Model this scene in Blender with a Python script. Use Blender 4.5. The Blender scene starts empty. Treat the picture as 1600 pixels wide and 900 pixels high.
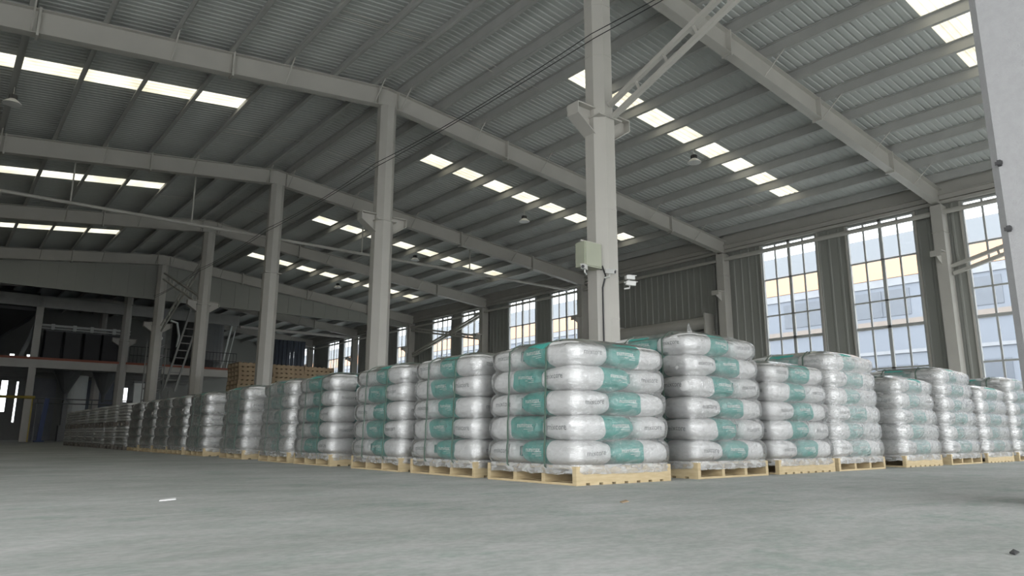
import bpy, bmesh, math, random
from mathutils import Matrix, Vector, noise
random.seed(7)
scene = bpy.context.scene
C = scene.collection

# ------------------------------------------------------------------ camera
F_PX, PITCH, ROLL, YAW, CAM_H = 1117.333, 11.692, -0.176, 38.858, 0.381
cam_d = bpy.data.cameras.new('camera'); cam = bpy.data.objects.new('camera', cam_d); C.objects.link(cam)
cam_d.sensor_width = 36.0; cam_d.lens = 36.0 * F_PX / 1600.0; cam_d.clip_end = 400
a, t, r = math.radians(YAW), math.radians(PITCH), math.radians(ROLL)
fw = Vector((math.sin(a), math.cos(a), 0)); rt = Vector((math.cos(a), -math.sin(a), 0)); zz = Vector((0, 0, 1))
dd = fw * math.cos(t) + zz * math.sin(t); up = -fw * math.sin(t) + zz * math.cos(t)
rt2 = rt * math.cos(r) - up * math.sin(r); up2 = rt * math.sin(r) + up * math.cos(r)
M = Matrix((rt2, up2, -dd)).transposed().to_4x4(); M.translation = Vector((0, 0, CAM_H))
cam.matrix_world = M
scene.camera = cam
# ------------------------------------------------------------------ light and exposure
scene.view_settings.view_transform = 'Standard'; scene.view_settings.look = 'None'
scene.view_settings.gamma = 1; scene.view_settings.use_curve_mapping = False
scene.view_settings.exposure = 0.55
SKY = 3.2
w = bpy.data.worlds.new('overcast_sky'); scene.world = w; w.use_nodes = True
wn = w.node_tree; wn.nodes.clear()
wo = wn.nodes.new('ShaderNodeOutputWorld'); wb = wn.nodes.new('ShaderNodeBackground')
wb.inputs[0].default_value = (0.97, 0.985, 1.0, 1); wb.inputs[1].default_value = SKY
wt = wn.nodes.new('ShaderNodeTexCoord'); wv = wn.nodes.new('ShaderNodeVectorMath'); wv.operation = 'DOT_PRODUCT'   # overcast sky, brighter round the veiled sun
wv.inputs[1].default_value = (-.55, -.72, .42); wn.links.new(wt.outputs['Generated'], wv.inputs[0])
wm = wn.nodes.new('ShaderNodeMapRange'); wm.inputs[1].default_value = .15; wm.inputs[2].default_value = 1.0
wm.inputs[3].default_value = SKY; wm.inputs[4].default_value = SKY * 1.6
wn.links.new(wv.outputs['Value'], wm.inputs[0]); wn.links.new(wm.outputs[0], wb.inputs[1])
wn.links.new(wb.outputs[0], wo.inputs[0])

# ------------------------------------------------------------------ building numbers
XR, BAY, YC, XW, XL = 8.273, 7.545, 7.912, 22.945, -6.4
def CY(k): return YC + BAY * k
def top_z(x): return 9.22 - .107 * abs(x - XR)
def bot_z(x): return 8.72 - .109 * abs(x - XR)
K0, K1 = -2, 7
Y_END = CY(7)          # far wall
Y_NEAR = CY(-2)        # open end of the hall

# ------------------------------------------------------------------ materials
def mat(name, col, rough=.6, metal=0, var=0, scale=3, col2=None, bump=0, bscale=40, spec=.5, stretch=(1,1,1), coat=0):
    m = bpy.data.materials.new(name); m.use_nodes = True; n = m.node_tree; N = n.nodes; L = n.links
    b = N['Principled BSDF']; b.inputs['Roughness'].default_value = rough; b.inputs['Metallic'].default_value = metal
    b.inputs['Specular IOR Level'].default_value = spec; b.inputs['Coat Weight'].default_value = coat
    b.inputs['Base Color'].default_value = (*col, 1)
    tc = N.new('ShaderNodeTexCoord'); mp = N.new('ShaderNodeMapping'); mp.inputs['Scale'].default_value = stretch
    L.new(tc.outputs['Object'], mp.inputs[0])
    nz = N.new('ShaderNodeTexNoise'); nz.inputs['Scale'].default_value = scale; nz.inputs['Detail'].default_value = 5
    L.new(mp.outputs[0], nz.inputs['Vector'])
    c2 = col2 or tuple(c * (1 - (var or .08)) for c in col)
    rp = N.new('ShaderNodeValToRGB'); rp.color_ramp.elements[0].position = .35; rp.color_ramp.elements[1].position = .65
    rp.color_ramp.elements[0].color = (*c2, 1); rp.color_ramp.elements[1].color = (*col, 1)
    L.new(nz.outputs[0], rp.inputs[0]); L.new(rp.outputs[0], b.inputs['Base Color'])
    if bump:
        nb = N.new('ShaderNodeTexNoise'); nb.inputs['Scale'].default_value = bscale; nb.inputs['Detail'].default_value = 4
        L.new(mp.outputs[0], nb.inputs['Vector'])
        bp = N.new('ShaderNodeBump'); bp.inputs['Strength'].default_value = bump; bp.inputs['Distance'].default_value = .02
        L.new(nb.outputs[0], bp.inputs['Height']); L.new(bp.outputs[0], b.inputs['Normal'])
    return m
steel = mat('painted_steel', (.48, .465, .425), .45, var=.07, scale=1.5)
steel_dk = mat('darker_steel', (.30, .30, .285), .5, var=.1)  # darker, even grey for secondary steel parts
purlin_m = mat('galvanised_purlin', (.43, .43, .41), .5, var=.08)
deck_m = mat('roof_sheet', (.52, .54, .52), .5, var=.08, scale=.6)
wall_m = mat('wall_sheet', (.285, .29, .265), .5, var=.06, scale=.5)
frame_m = mat('window_frame_metal', (.42, .43, .42), .5)
post_m = mat('painted_concrete_post', (.36, .36, .365), .75, var=.06, scale=25, bump=.25, bscale=120)
wood_m = mat('pine_wood', (.54, .44, .27), .75, col2=(.46, .36, .21), scale=7, stretch=(1, 1, 6), bump=.1)
oldwood_m = mat('weathered_wood', (.36, .27, .17), .8, col2=(.26, .19, .12), scale=5)
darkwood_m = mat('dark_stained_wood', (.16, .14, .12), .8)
strap_m = mat('green_strap', (.10, .15, .12), .4)
ink_m = mat('dark_print', (.22, .23, .23), .5)
inkw_m = mat('white_print', (.74, .80, .78), .5)
dark_m = mat('dark_metal', (.035, .035, .037), .5)
plant_m = mat('plant_metal', (.16, .165, .165), .45, metal=.3)
tank_m = mat('tank_skin', (.80, .83, .80), .5, var=.05)
blue_m = mat('blue_paint', (.04, .07, .20), .5)
yellow_m = mat('yellow_paint', (.45, .34, .07), .5)
red_m = mat('red_oxide', (.33, .10, .06), .6)
curtain_m = mat('dark_blue_curtain', (.045, .055, .075), .7, var=.4, scale=1.2, stretch=(6, 6, .4))
white_m = mat('white_plastic', (.72, .72, .70), .4)
boxgreen_m = mat('grey_green_enamel', (.42, .44, .34), .45)
paper_m = mat('paper', (.8, .8, .8), .8)
ext_grey = mat('facade_blue_grey', (.185, .205, .24), .7, var=.05, scale=.2)
ext_roofm = mat('facade_light_grey', (.215, .23, .25), .7, var=.04, scale=.1)
ext_orange = mat('facade_orange', (.66, .36, .225), .7, var=.03)
ext_white = mat('facade_white', (.27, .28, .30), .7)
ext_ground = mat('yard_concrete', (.42, .42, .41), .9)

def floor_material():
    m = bpy.data.materials.new('worn_concrete'); m.use_nodes = True; n = m.node_tree; N = n.nodes; L = n.links
    b = N['Principled BSDF']; b.inputs['Specular IOR Level'].default_value = .4
    tc = N.new('ShaderNodeTexCoord')
    def nz(s, sc, d=6, rough=.6):
        mp = N.new('ShaderNodeMapping'); mp.inputs['Scale'].default_value = sc; mp.inputs['Rotation'].default_value = (0, 0, .5)
        L.new(tc.outputs['Object'], mp.inputs[0])
        x = N.new('ShaderNodeTexNoise'); x.inputs['Scale'].default_value = s; x.inputs['Detail'].default_value = d
        x.inputs['Roughness'].default_value = rough; L.new(mp.outputs[0], x.inputs['Vector']); return x
    def ramp(src, p0, c0, p1, c1):
        rp = N.new('ShaderNodeValToRGB'); e = rp.color_ramp.elements
        e[0].position = p0; e[0].color = c0; e[1].position = p1; e[1].color = c1; L.new(src.outputs[0], rp.inputs[0]); return rp
    r1 = ramp(nz(.55, (1, 1.5, 1)), .36, (.39, .40, .385, 1), .64, (.53, .53, .525, 1))
    r2 = ramp(nz(3.2, (1, 2.4, 1), 8, .7), .40, (.83, .88, .855, 1), .60, (1, 1, 1, 1))
    r3 = ramp(nz(1.3, (1, 1.3, 1), 9, .78), .54, (1, 1, 1, 1), .68, (.66, .80, .74, 1))
    r4 = ramp(nz(22, (1, 1.5, 1), 4), .42, (.9, .9, .9, 1), .58, (1.03, 1.03, 1.03, 1))
    cur = r1
    for k in (r2, r3, r4):
        mx = N.new('ShaderNodeMix'); mx.data_type = 'RGBA'; mx.blend_type = 'MULTIPLY'; mx.inputs[0].default_value = 1
        L.new(cur.outputs[0] if cur is r1 else cur.outputs[2], mx.inputs[6]); L.new(k.outputs[0], mx.inputs[7]); cur = mx
    L.new(cur.outputs[2], b.inputs['Base Color'])
    rr = ramp(nz(2, (1, 2, 1)), .3, (.55, .55, .55, 1), .7, (.75, .75, .75, 1)); L.new(rr.outputs[0], b.inputs['Roughness'])
    bp = N.new('ShaderNodeBump'); bp.inputs['Strength'].default_value = .12; bp.inputs['Distance'].default_value = .01
    x = nz(14, (1, 1.6, 1)); L.new(x.outputs[0], bp.inputs['Height']); L.new(bp.outputs[0], b.inputs['Normal'])
    return m
floor_m = floor_material()

def bag_material():
    m = bpy.data.materials.new('printed_plastic_sack'); m.use_nodes = True; n = m.node_tree; N = n.nodes; L = n.links
    b = N['Principled BSDF']; b.inputs['Roughness'].default_value = .38; b.inputs['Coat Weight'].default_value = .15
    b.inputs['Coat Roughness'].default_value = .2
    at = N.new('ShaderNodeAttribute'); at.attribute_name = 'bx'
    rp = N.new('ShaderNodeValToRGB'); rp.color_ramp.interpolation = 'LINEAR'
    e = rp.color_ramp.elements
    e[0].position = .497; e[0].color = (.050, .335, .290, 1); e[1].position = .503; e[1].color = (.70, .70, .695, 1)
    L.new(at.outputs['Fac'], rp.inputs[0]); L.new(rp.outputs[0], b.inputs['Base Color'])
    tc = N.new('ShaderNodeTexCoord')
    nz = N.new('ShaderNodeTexNoise'); nz.inputs['Scale'].default_value = 10; nz.inputs['Detail'].default_value = 5; nz.inputs['Distortion'].default_value = 1.0
    L.new(tc.outputs['Object'], nz.inputs['Vector'])
    bp = N.new('ShaderNodeBump'); bp.inputs['Strength'].default_value = .6; bp.inputs['Distance'].default_value = .03
    L.new(nz.outputs[0], bp.inputs['Height']); L.new(bp.outputs[0], b.inputs['Normal'])
    return m
bag_m = bag_material()
graybag_m = mat('grey_woven_sack', (.62, .62, .59), .5, var=.2, scale=6, bump=.3, bscale=20)

def film_material(name, haze, gl):
    m = bpy.data.materials.new(name); m.use_nodes = True; n = m.node_tree; N = n.nodes; L = n.links
    N.remove(N['Principled BSDF']); out = N['Material Output']
    tr = N.new('ShaderNodeBsdfTransparent'); df = N.new('ShaderNodeBsdfDiffuse'); df.inputs[0].default_value = (.78, .79, .78, 1)
    g = N.new('ShaderNodeBsdfGlossy'); g.inputs['Roughness'].default_value = .16; g.inputs[0].default_value = (1, 1, 1, 1)
    tc = N.new('ShaderNodeTexCoord'); mp = N.new('ShaderNodeMapping'); mp.inputs['Scale'].default_value = (1, 1, 2.2)
    mp.inputs['Rotation'].default_value = (.25, .2, 0)
    L.new(tc.outputs['Object'], mp.inputs[0])
    nz = N.new('ShaderNodeTexNoise'); nz.inputs['Scale'].default_value = 9; nz.inputs['Detail'].default_value = 6; nz.inputs['Distortion'].default_value = 1.2
    L.new(mp.outputs[0], nz.inputs['Vector'])
    bp = N.new('ShaderNodeBump'); bp.inputs['Strength'].default_value = .7; bp.inputs['Distance'].default_value = .03
    L.new(nz.outputs[0], bp.inputs['Height']); L.new(bp.outputs[0], g.inputs['Normal'])
    m1 = N.new('ShaderNodeMixShader'); L.new(tr.outputs[0], m1.inputs[1]); L.new(df.outputs[0], m1.inputs[2])
    rp = N.new('ShaderNodeMapRange'); rp.inputs[1].default_value = .35; rp.inputs[2].default_value = .75; rp.inputs[3].default_value = haze * .5; rp.inputs[4].default_value = haze * 1.8
    L.new(nz.outputs[0], rp.inputs[0]); L.new(rp.outputs[0], m1.inputs[0])
    fr = N.new('ShaderNodeFresnel'); fr.inputs[0].default_value = 1.45; L.new(bp.outputs[0], fr.inputs['Normal'])
    ad = N.new('ShaderNodeMath'); ad.operation = 'MULTIPLY_ADD'; ad.inputs[1].default_value = gl; ad.inputs[2].default_value = .03
    L.new(fr.outputs[0], ad.inputs[0])
    m2 = N.new('ShaderNodeMixShader'); L.new(ad.outputs[0], m2.inputs[0]); L.new(m1.outputs[0], m2.inputs[1]); L.new(g.outputs[0], m2.inputs[2])
    L.new(m2.outputs[0], out.inputs[0]); return m
film_m = film_material('stretch_film', .11, 1.7)
film_heavy_m = film_material('cloudy_stretch_film', .26, 2.6)

film_skirt_m = film_material('bunched_film', .36, .8)

def glass_material():
    m = bpy.data.materials.new('clear_pane'); m.use_nodes = True; n = m.node_tree; N = n.nodes; L = n.links
    N.remove(N['Principled BSDF']); out = N['Material Output']
    tr = N.new('ShaderNodeBsdfTransparent'); tr.inputs[0].default_value = (.93, .95, .96, 1)
    g = N.new('ShaderNodeBsdfGlossy'); g.inputs['Roughness'].default_value = .05
    df = N.new('ShaderNodeBsdfDiffuse'); df.inputs[0].default_value = (.7, .72, .75, 1)
    m0 = N.new('ShaderNodeMixShader'); m0.inputs[0].default_value = .02; L.new(tr.outputs[0], m0.inputs[1]); L.new(df.outputs[0], m0.inputs[2])
    ms = N.new('ShaderNodeMixShader'); ms.inputs[0].default_value = .04
    L.new(m0.outputs[0], ms.inputs[1]); L.new(g.outputs[0], ms.inputs[2]); L.new(ms.outputs[0], out.inputs[0]); return m
glass_m = glass_material()
def skylight_material():
    m = bpy.data.materials.new('fibreglass_rooflight'); m.use_nodes = True; n = m.node_tree; N = n.nodes; L = n.links
    N.remove(N['Principled BSDF']); out = N['Material Output']
    tl = N.new('ShaderNodeBsdfTranslucent'); tc = N.new('ShaderNodeTexCoord')
    nz = N.new('ShaderNodeTexNoise'); nz.inputs['Scale'].default_value = 1.3; L.new(tc.outputs['Object'], nz.inputs['Vector'])
    rp = N.new('ShaderNodeValToRGB'); rp.color_ramp.elements[0].color = (.22, .20, .145, 1); rp.color_ramp.elements[1].color = (.33, .315, .26, 1)
    rp.color_ramp.elements[0].position = .3; rp.color_ramp.elements[1].position = .7
    L.new(nz.outputs[0], rp.inputs[0]); L.new(rp.outputs[0], tl.inputs[0])
    L.new(tl.outputs[0], out.inputs[0]); return m
sky_m = skylight_material()

# ------------------------------------------------------------------ mesh helpers
class MB:
    def __init__(s): s.v = []; s.f = []; s.mi = []; s.smooth = False
    def add(s, vs, fs, mi=0):
        o = len(s.v); s.v += [tuple(v) for v in vs]; s.f += [tuple(i + o for i in f) for f in fs]; s.mi += [mi] * len(fs)
    def box(s, x0, x1, y0, y1, z0, z1, mi=0, ch=0):
        if ch > 0 and min(x1-x0, y1-y0) > 2.2*ch:
            ps = [(x0+ch,y0),(x1-ch,y0),(x1,y0+ch),(x1,y1-ch),(x1-ch,y1),(x0+ch,y1),(x0,y1-ch),(x0,y0+ch)]
            s.prism(ps, z0, z1, mi); return
        vs = [(x, y, z) for z in (z0, z1) for y in (y0, y1) for x in (x0, x1)]
        s.add(vs, [(0,2,3,1),(4,5,7,6),(0,1,5,4),(2,6,7,3),(0,4,6,2),(1,3,7,5)], mi)
    def prism(s, ps, z0, z1, mi=0):
        n = len(ps)
        s.add([(x, y, z0) for x, y in ps] + [(x, y, z1) for x, y in ps],
              [tuple(range(n))[::-1], tuple(range(n, 2*n))] + [(i, (i+1) % n, n + (i+1) % n, n + i) for i in range(n)], mi)
    def prism_y(s, ps, y0, y1, mi=0):      # outline in x,z
        n = len(ps)
        s.add([(x, y0, z) for x, z in ps] + [(x, y1, z) for x, z in ps],
              [tuple(range(n)), tuple(range(n, 2*n))[::-1]] + [(i, n+i, n+(i+1) % n, (i+1) % n) for i in range(n)], mi)
    def bar(s, p, q, wd, ht=None, mi=0):
        ht = ht or wd; p = Vector(p); q = Vector(q); d = (q - p).normalized()
        u = Vector((0, 0, 1)) if abs(d.z) < .95 else Vector((1, 0, 0))
        x = d.cross(u).normalized() * wd / 2; y = x.cross(d).normalized() * ht / 2
        vs = [b + sx * x + sy * y for b in (p, q) for sx, sy in ((-1,-1),(1,-1),(1,1),(-1,1))]
        s.add(vs, [(3,2,1,0),(4,5,6,7),(0,1,5,4),(1,2,6,5),(2,3,7,6),(3,0,4,7)], mi)
    def tube(s, pts, rad, n=10, mi=0, closed=True):
        pts = [Vector(p) for p in pts]; rs = rad if isinstance(rad, (list, tuple)) else [rad] * len(pts)
        vs = []; fs = []
        for i, p in enumerate(pts):
            d = (pts[min(i+1, len(pts)-1)] - pts[max(i-1, 0)]).normalized()
            u = Vector((0, 0, 1)) if abs(d.z) < .95 else Vector((1, 0, 0))
            x = d.cross(u).normalized(); y = x.cross(d).normalized()
            for k in range(n):
                an = 2 * math.pi * k / n; vs.append(p + rs[i] * (x * math.cos(an) + y * math.sin(an)))
        for i in range(len(pts) - 1):
            for k in range(n):
                fs.append((i*n+k, i*n+(k+1) % n, (i+1)*n+(k+1) % n, (i+1)*n+k))
        fs.append(tuple(range(n))[::-1]); fs.append(tuple(range((len(pts)-1)*n, len(pts)*n)))
        s.add(vs, fs, mi)
    def build(s, name, m, parent=None, smooth=False):
        me = bpy.data.meshes.new(name); me.from_pydata(s.v, [], s.f)
        for mm in (m if isinstance(m, (list, tuple)) else [m]): me.materials.append(mm)
        me.polygons.foreach_set('material_index', s.mi)
        bm = bmesh.new(); bm.from_mesh(me); bmesh.ops.recalc_face_normals(bm, faces=bm.faces); bm.to_mesh(me); bm.free()
        if smooth: me.polygons.foreach_set('use_smooth', [True] * len(me.polygons))
        me.update()
        o = bpy.data.objects.new(name, me); C.objects.link(o)
        if parent: o.parent = parent
        return o
def tag(o, label, cat, group=None, kind=None):
    o['label'] = label; o['category'] = cat
    if group: o['group'] = group
    if kind: o['kind'] = kind
    return o
def struct(o): o['kind'] = 'structure'; return o
def empty(name, loc=(0, 0, 0), rz=0):
    e = bpy.data.objects.new(name, None); C.objects.link(e); e.location = loc; e.rotation_euler = (0, 0, rz); return e
def copy_tree(o, parent=None):
    c = o.copy(); C.objects.link(c); c.parent = parent
    for ch in list(o.children): copy_tree(ch, c)
    return c
ORD2 = 'first second third fourth fifth sixth seventh eighth ninth tenth eleventh twelfth thirteenth fourteenth fifteenth sixteenth seventeenth eighteenth nineteenth'.split()
ORD = ['first', 'second', 'third', 'fourth', 'fifth', 'sixth', 'seventh', 'eighth', 'ninth', 'tenth', 'eleventh', 'twelfth', 'thirteenth']

# ------------------------------------------------------------------ floor
b = MB(); b.box(XL - .3, XW + .3, Y_NEAR - 6, Y_END + .3, -.2, 0)
struct(b.build('floor', floor_m))
b = MB(); b.box(XW + .31, 60, -60, 160, -.25, -.05); b.box(-60, XW + .31, -60, Y_NEAR - 6.01, -.25, -.05); b.box(-60, XW + .3, Y_END + .31, 160, -.25, -.05)
tag(b.build('yard_ground', ext_ground), 'pale concrete yard outside the hall windows', 'ground', kind='structure')

# ------------------------------------------------------------------ roof sheets
SKYL = [(3.95, 5.02), (11.27, 11.95), (18.25, 18.95), (26.68, 27.42), (34.4, 35.18)]
DZ = .25
def deck_z(x): return 9.22 + DZ - .107 * abs(x - XR)
def corr(bm, x0, x1, y0, y1, mi=0, pitch=.16, h=.02):
    n = max(1, int(round((y1 - y0) / pitch))); p = (y1 - y0) / n; ys = []
    for i in range(n):
        ys += [(y0 + i*p, 0), (y0 + (i+.62)*p, 0), (y0 + (i+.72)*p, h), (y0 + (i+.9)*p, h)]
    ys.append((y1, 0))
    vs = []
    for y, dz in ys: vs += [(x0, y, deck_z(x0) + dz), (x1, y, deck_z(x1) + dz)]
    bm.add(vs, [(2*i, 2*i+1, 2*i+3, 2*i+2) for i in range(len(ys) - 1)], mi)
rb = MB(); yprev = Y_NEAR - .3
RX = [(XR, 11.4), (11.4, 20.93), (20.93, XW + .5)]; LX = [(5.6, XR), (-4.4, 5.6), (XL - .5, -4.4)]
for y0, y1 in SKYL + [(Y_END + .3, None)]:
    corr(rb, XR, XW + .5, yprev, y0); corr(rb, XL - .5, XR, yprev, y0)
    if y1 is None: break
    for x0, x1 in (RX[0], RX[2], LX[0], LX[2]): corr(rb, x0, x1, y0, y1)
    yprev = y1
struct(rb.build('ceiling', deck_m))
rc = MB()
for sg in (-1, 1):        # ridge capping above the sheets
    rc.box(min(XR, XR + sg*.4), max(XR, XR + sg*.4), Y_NEAR - .3, Y_END + .3, 9.50, 9.53)
struct(rc.build('trim_1', deck_m))
wi = 0
for y0, y1 in SKYL:
    for x0, x1 in ((11.4, 20.93), (-4.4, 5.6)):
        s_ = MB(); corr(s_, x0, x1, y0, y1); wi += 1
        struct(s_.build('window_%d' % wi, sky_m))

# ------------------------------------------------------------------ purlins
PR = [XR + .38] + [9.80 + 1.24 * i for i in range(11)]
PL = [XR - .38] + [6.80 - 1.24 * i for i in range(11)]
def purlin(x, side, n):
    b = MB(); z = 9.22 - .107 * abs(x - XR) + .0; t_ = .012; h = DZ - .01
    y0, y1 = Y_NEAR, Y_END - .05
    b.box(x - t_/2, x + t_/2, y0, y1, z, z + h)                       # web
    s = 1 if side > 0 else -1
    b.box(min(x, x + s*.075), max(x, x + s*.075), y0, y1, z, z + t_)  # lower flange
    b.box(min(x, x - s*.07), max(x, x - s*.07), y0, y1, z + h - t_, z + h)
    b.box(min(x + s*.075, x + s*.087), max(x + s*.075, x + s*.087), y0, y1, z, z + .03)
    o = b.build('roof_purlin', purlin_m)
    tag(o, 'grey steel roof purlin, %s from the ridge on the %s slope' % (ORD[n], 'window side' if side > 0 else 'far left'), 'beam', 'roof purlins')
    return o
for side, P in ((1, PR), (-1, PL)):
    for n, x in enumerate(P):
        o = purlin(x, side, n)
        if n in (0, 1, 9):
            nx = P[n+1]
            for k in range(-1, 5):
                r_ = MB()
                for dy in (-.12, .12):
                    ym = CY(k) + BAY / 2 + 1.1 + dy
                    r_.tube([(x, ym, 9.22 - .107*abs(x-XR) + .10), (nx, ym, 9.22 - .107*abs(nx-XR) + .10)], .009, 6)
                r_.build('sag_rod', steel, o)

# ------------------------------------------------------------------ rafters
def rafter(k):
    y = CY(k); root = empty('roof_rafter', (0, y, 0))
    nm = 'nearest' if k <= 0 else ORD[k]
    lab = {-2: 'pitched grey steel rafter at the open near end of the hall', -1: 'pitched grey steel rafter above the camera, out over the aisle',
           0: 'pitched grey steel rafter crossing the top right corner over the camera post',
           1: 'long pitched steel rafter resting on the second ridge column, crossing the top left',
           2: 'pitched steel rafter resting on the third ridge column from the camera',
           3: 'pitched steel rafter resting on the fourth ridge column, beyond the level tie tube',
           4: 'pitched steel rafter carrying the grey infill panel'}.get(k, 'far pitched steel rafter, %s behind the infill panel' % (ORD[k-5] if k > 4 else ''))
    tag(root, lab, 'beam', 'roof rafters')
    W = .11
    for side in (-1, 1):
        xe = XW - .12 if side > 0 else XL + .12
        xs = sorted([XR, xe])
        wb_ = MB(); wb_.prism_y([(xs[0], bot_z(xs[0])), (xs[1], bot_z(xs[1])), (xs[1], top_z(xs[1])), (xs[0], top_z(xs[0]))], -.006, .006)
        wb_.build('web', steel, root)
        for nm_, fz, dz in (('top_flange', top_z, -.016), ('bottom_flange', bot_z, .016)):
            f = MB(); z0, z1 = fz(xs[0]), fz(xs[1])
            lo = sorted([0, dz])
            f.prism_y([(xs[0], z0+lo[0]), (xs[1], z1+lo[0]), (xs[1], z1+lo[1]), (xs[0], z0+lo[1])], -W, W)
            f.build(nm_, steel, root)
        for i, fr in enumerate((.02, .27, .52, .78)):     # bolted splices and stiffeners
            x = XR + side * (abs(xe - XR) * fr); p = MB()
            if i in (1, 2, 3): p.box(x - .022, x + .022, -W - .01, W + .01, bot_z(x) - .05, top_z(x) + .03); nn = 'splice_plate'
            else: p.box(x - .008, x + .008, -W + .01, W - .01, bot_z(x), top_z(x)); nn = 'stiffener'
            p.build(nn, steel, root)
        P = PR if side > 0 else PL
        for n, x in enumerate(P):
            if n % 2 == 0:
                for sg in ((-1, 1) if k > -2 else (1,)):
                    q = MB(); q.bar((x, sg*.62, top_z(x) + .06), (x, sg*.03, bot_z(x) + .05), .03, .012); q.build('fly_brace', steel, root)
    return root
for k in range(-2, 8): rafter(k) if k < 7 else None

# ------------------------------------------------------------------ columns
def ridge_column(k, label):
    y = CY(k); root = empty('steel_column', (XR, y, 0)); tag(root, label, 'column', 'ridge columns')
    def shaft(z0, z1, wx, dy, name):
        s = MB()
        s.prism([(wx/2/math.cos(math.pi/8)*math.cos(math.pi/8 + q*math.pi/4), wx/2/math.cos(math.pi/8)*math.sin(math.pi/8 + q*math.pi/4)) for q in range(8)], z0, z1)
        return s.build(name, steel, root)
    shaft(.03, Hbk, .49, .49, 'lower_shaft'); shaft(Hbk + .02, 8.68, .45, .45, 'upper_shaft')
    p = MB(); p.box(-.33, .33, -.28, .28, 0, .03); p.build('base_plate', steel, root)
    p = MB(); p.box(-.27, .27, -.27, .27, Hbk, Hbk + .025); p.build('joint_plate', steel, root)
    for z in (2.2, 4.0, 6.75, 7.7):
        p = MB(); wx = .50 if z < Hbk else .46
        p.prism([(wx/2/math.cos(math.pi/8)*math.cos(math.pi/8 + q*math.pi/4), wx/2/math.cos(math.pi/8)*math.sin(math.pi/8 + q*math.pi/4)) for q in range(8)], z, z + .02); p.build('collar', steel, root)
    if k in (-1, 0, 1, 3, 4, 5):
        for sx in (-1, 1):
            c = MB(); x0, x1 = .22, .62
            c.prism_y([(sx*x0, Hbk - .30), (sx*x1, Hbk - .02), (sx*x1, Hbk + .16), (sx*x0, Hbk + .16)], -.008, .008)
            c.box(min(sx*x0, sx*x1), max(sx*x0, sx*x1), -.13, .13, Hbk + .16, Hbk + .18)
            c.box(min(sx*(x1-.01), sx*(x1+.006)), max(sx*(x1-.01), sx*(x1+.006)), -.13, .13, Hbk - .02, Hbk + .16)
            c.add([(sx*x0, -.13, Hbk-.30), (sx*x0, .13, Hbk-.30), (sx*x1, .13, Hbk-.03), (sx*x1, -.13, Hbk-.03),
                   (sx*x0, -.13, Hbk-.285), (sx*x0, .13, Hbk-.285), (sx*x1, .13, Hbk-.015), (sx*x1, -.13, Hbk-.015)],
                  [(0,1,2,3),(4,5,6,7),(0,1,5,4),(3,2,6,7),(0,3,7,4),(1,2,6,5)])
            c.build('corbel', steel, root)
    return root
Hbk = 5.60
CL = {-2: 'steel column at the open near end of the ridge line', -1: 'ridge column just behind the camera position',
      0: 'nearest tall steel column behind the corner load, carrying box and cameras',
      1: 'second ridge column, rising behind the left row to the rafter peak',
      2: 'third ridge column, beside the stacked empty pallets', 3: 'fourth ridge column, left of the empty pallets',
      4: 'fifth ridge column, under the edge of the grey infill panel',
      5: 'dim ridge column standing at the front of the mezzanine', 6: 'dim far column standing within the mezzanine'}
for k in range(-2, 7): ridge_column(k, CL[k])

def wall_column(k, x, side):
    y = CY(k); root = empty('wall_column', (x, y, 0))
    nm = {-2: 'steel wall column at the open near end', -1: 'steel wall column beyond the right edge of the picture',
          0: 'steel wall column with corbel at far right, between the two nearest big windows',
          1: 'steel wall column with corbel beside the shuttered bay', 2: 'wall column hidden behind the camera post',
          3: 'wall column between the two pairs of distant windows', 4: 'wall column in the angle below the infill panel'}.get(k, 'far dim wall column, %s past the infill panel' % ORD[max(0, k-5)])
    if side < 0: nm = 'dim column on the blank left wall, ' + ORD[k+2] + ' from the open end'
    tag(root, nm, 'column', 'wall columns')
    s = MB()
    s.box(-.2, .2, -.15, -.135, .02, 7.12); s.box(-.2, .2, .135, .15, .02, 7.12); s.box(-.008, .008, -.135, .135, .02, 7.12)
    s.box(-.2, -.185, -.135, .135, .02, 7.12)
    s.build('shaft', steel, root)
    p = MB(); p.box(-.26, .24, -.22, .22, 0, .02); p.build('base_plate', steel, root)
    if side > 0:
        c = MB(); x0, x1 = -.2, -.58
        c.prism_y([(x0, 5.32), (x1, 5.52), (x1, 5.66), (x0, 5.66)], -.008, .008); c.box(x1, x0, -.15, .15, 5.66, 5.675); c.box(x1 - .012, x1, -.15, .15, 5.50, 5.66)
        c.box(x0 - .03, .2, -.17, .17, 6.28, 6.295); c.build('corbel', steel, root)
    return root
for k in range(-2, 7):
    wall_column(k, XW - .28, 1); wall_column(k, XL + .28, -1)

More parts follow.
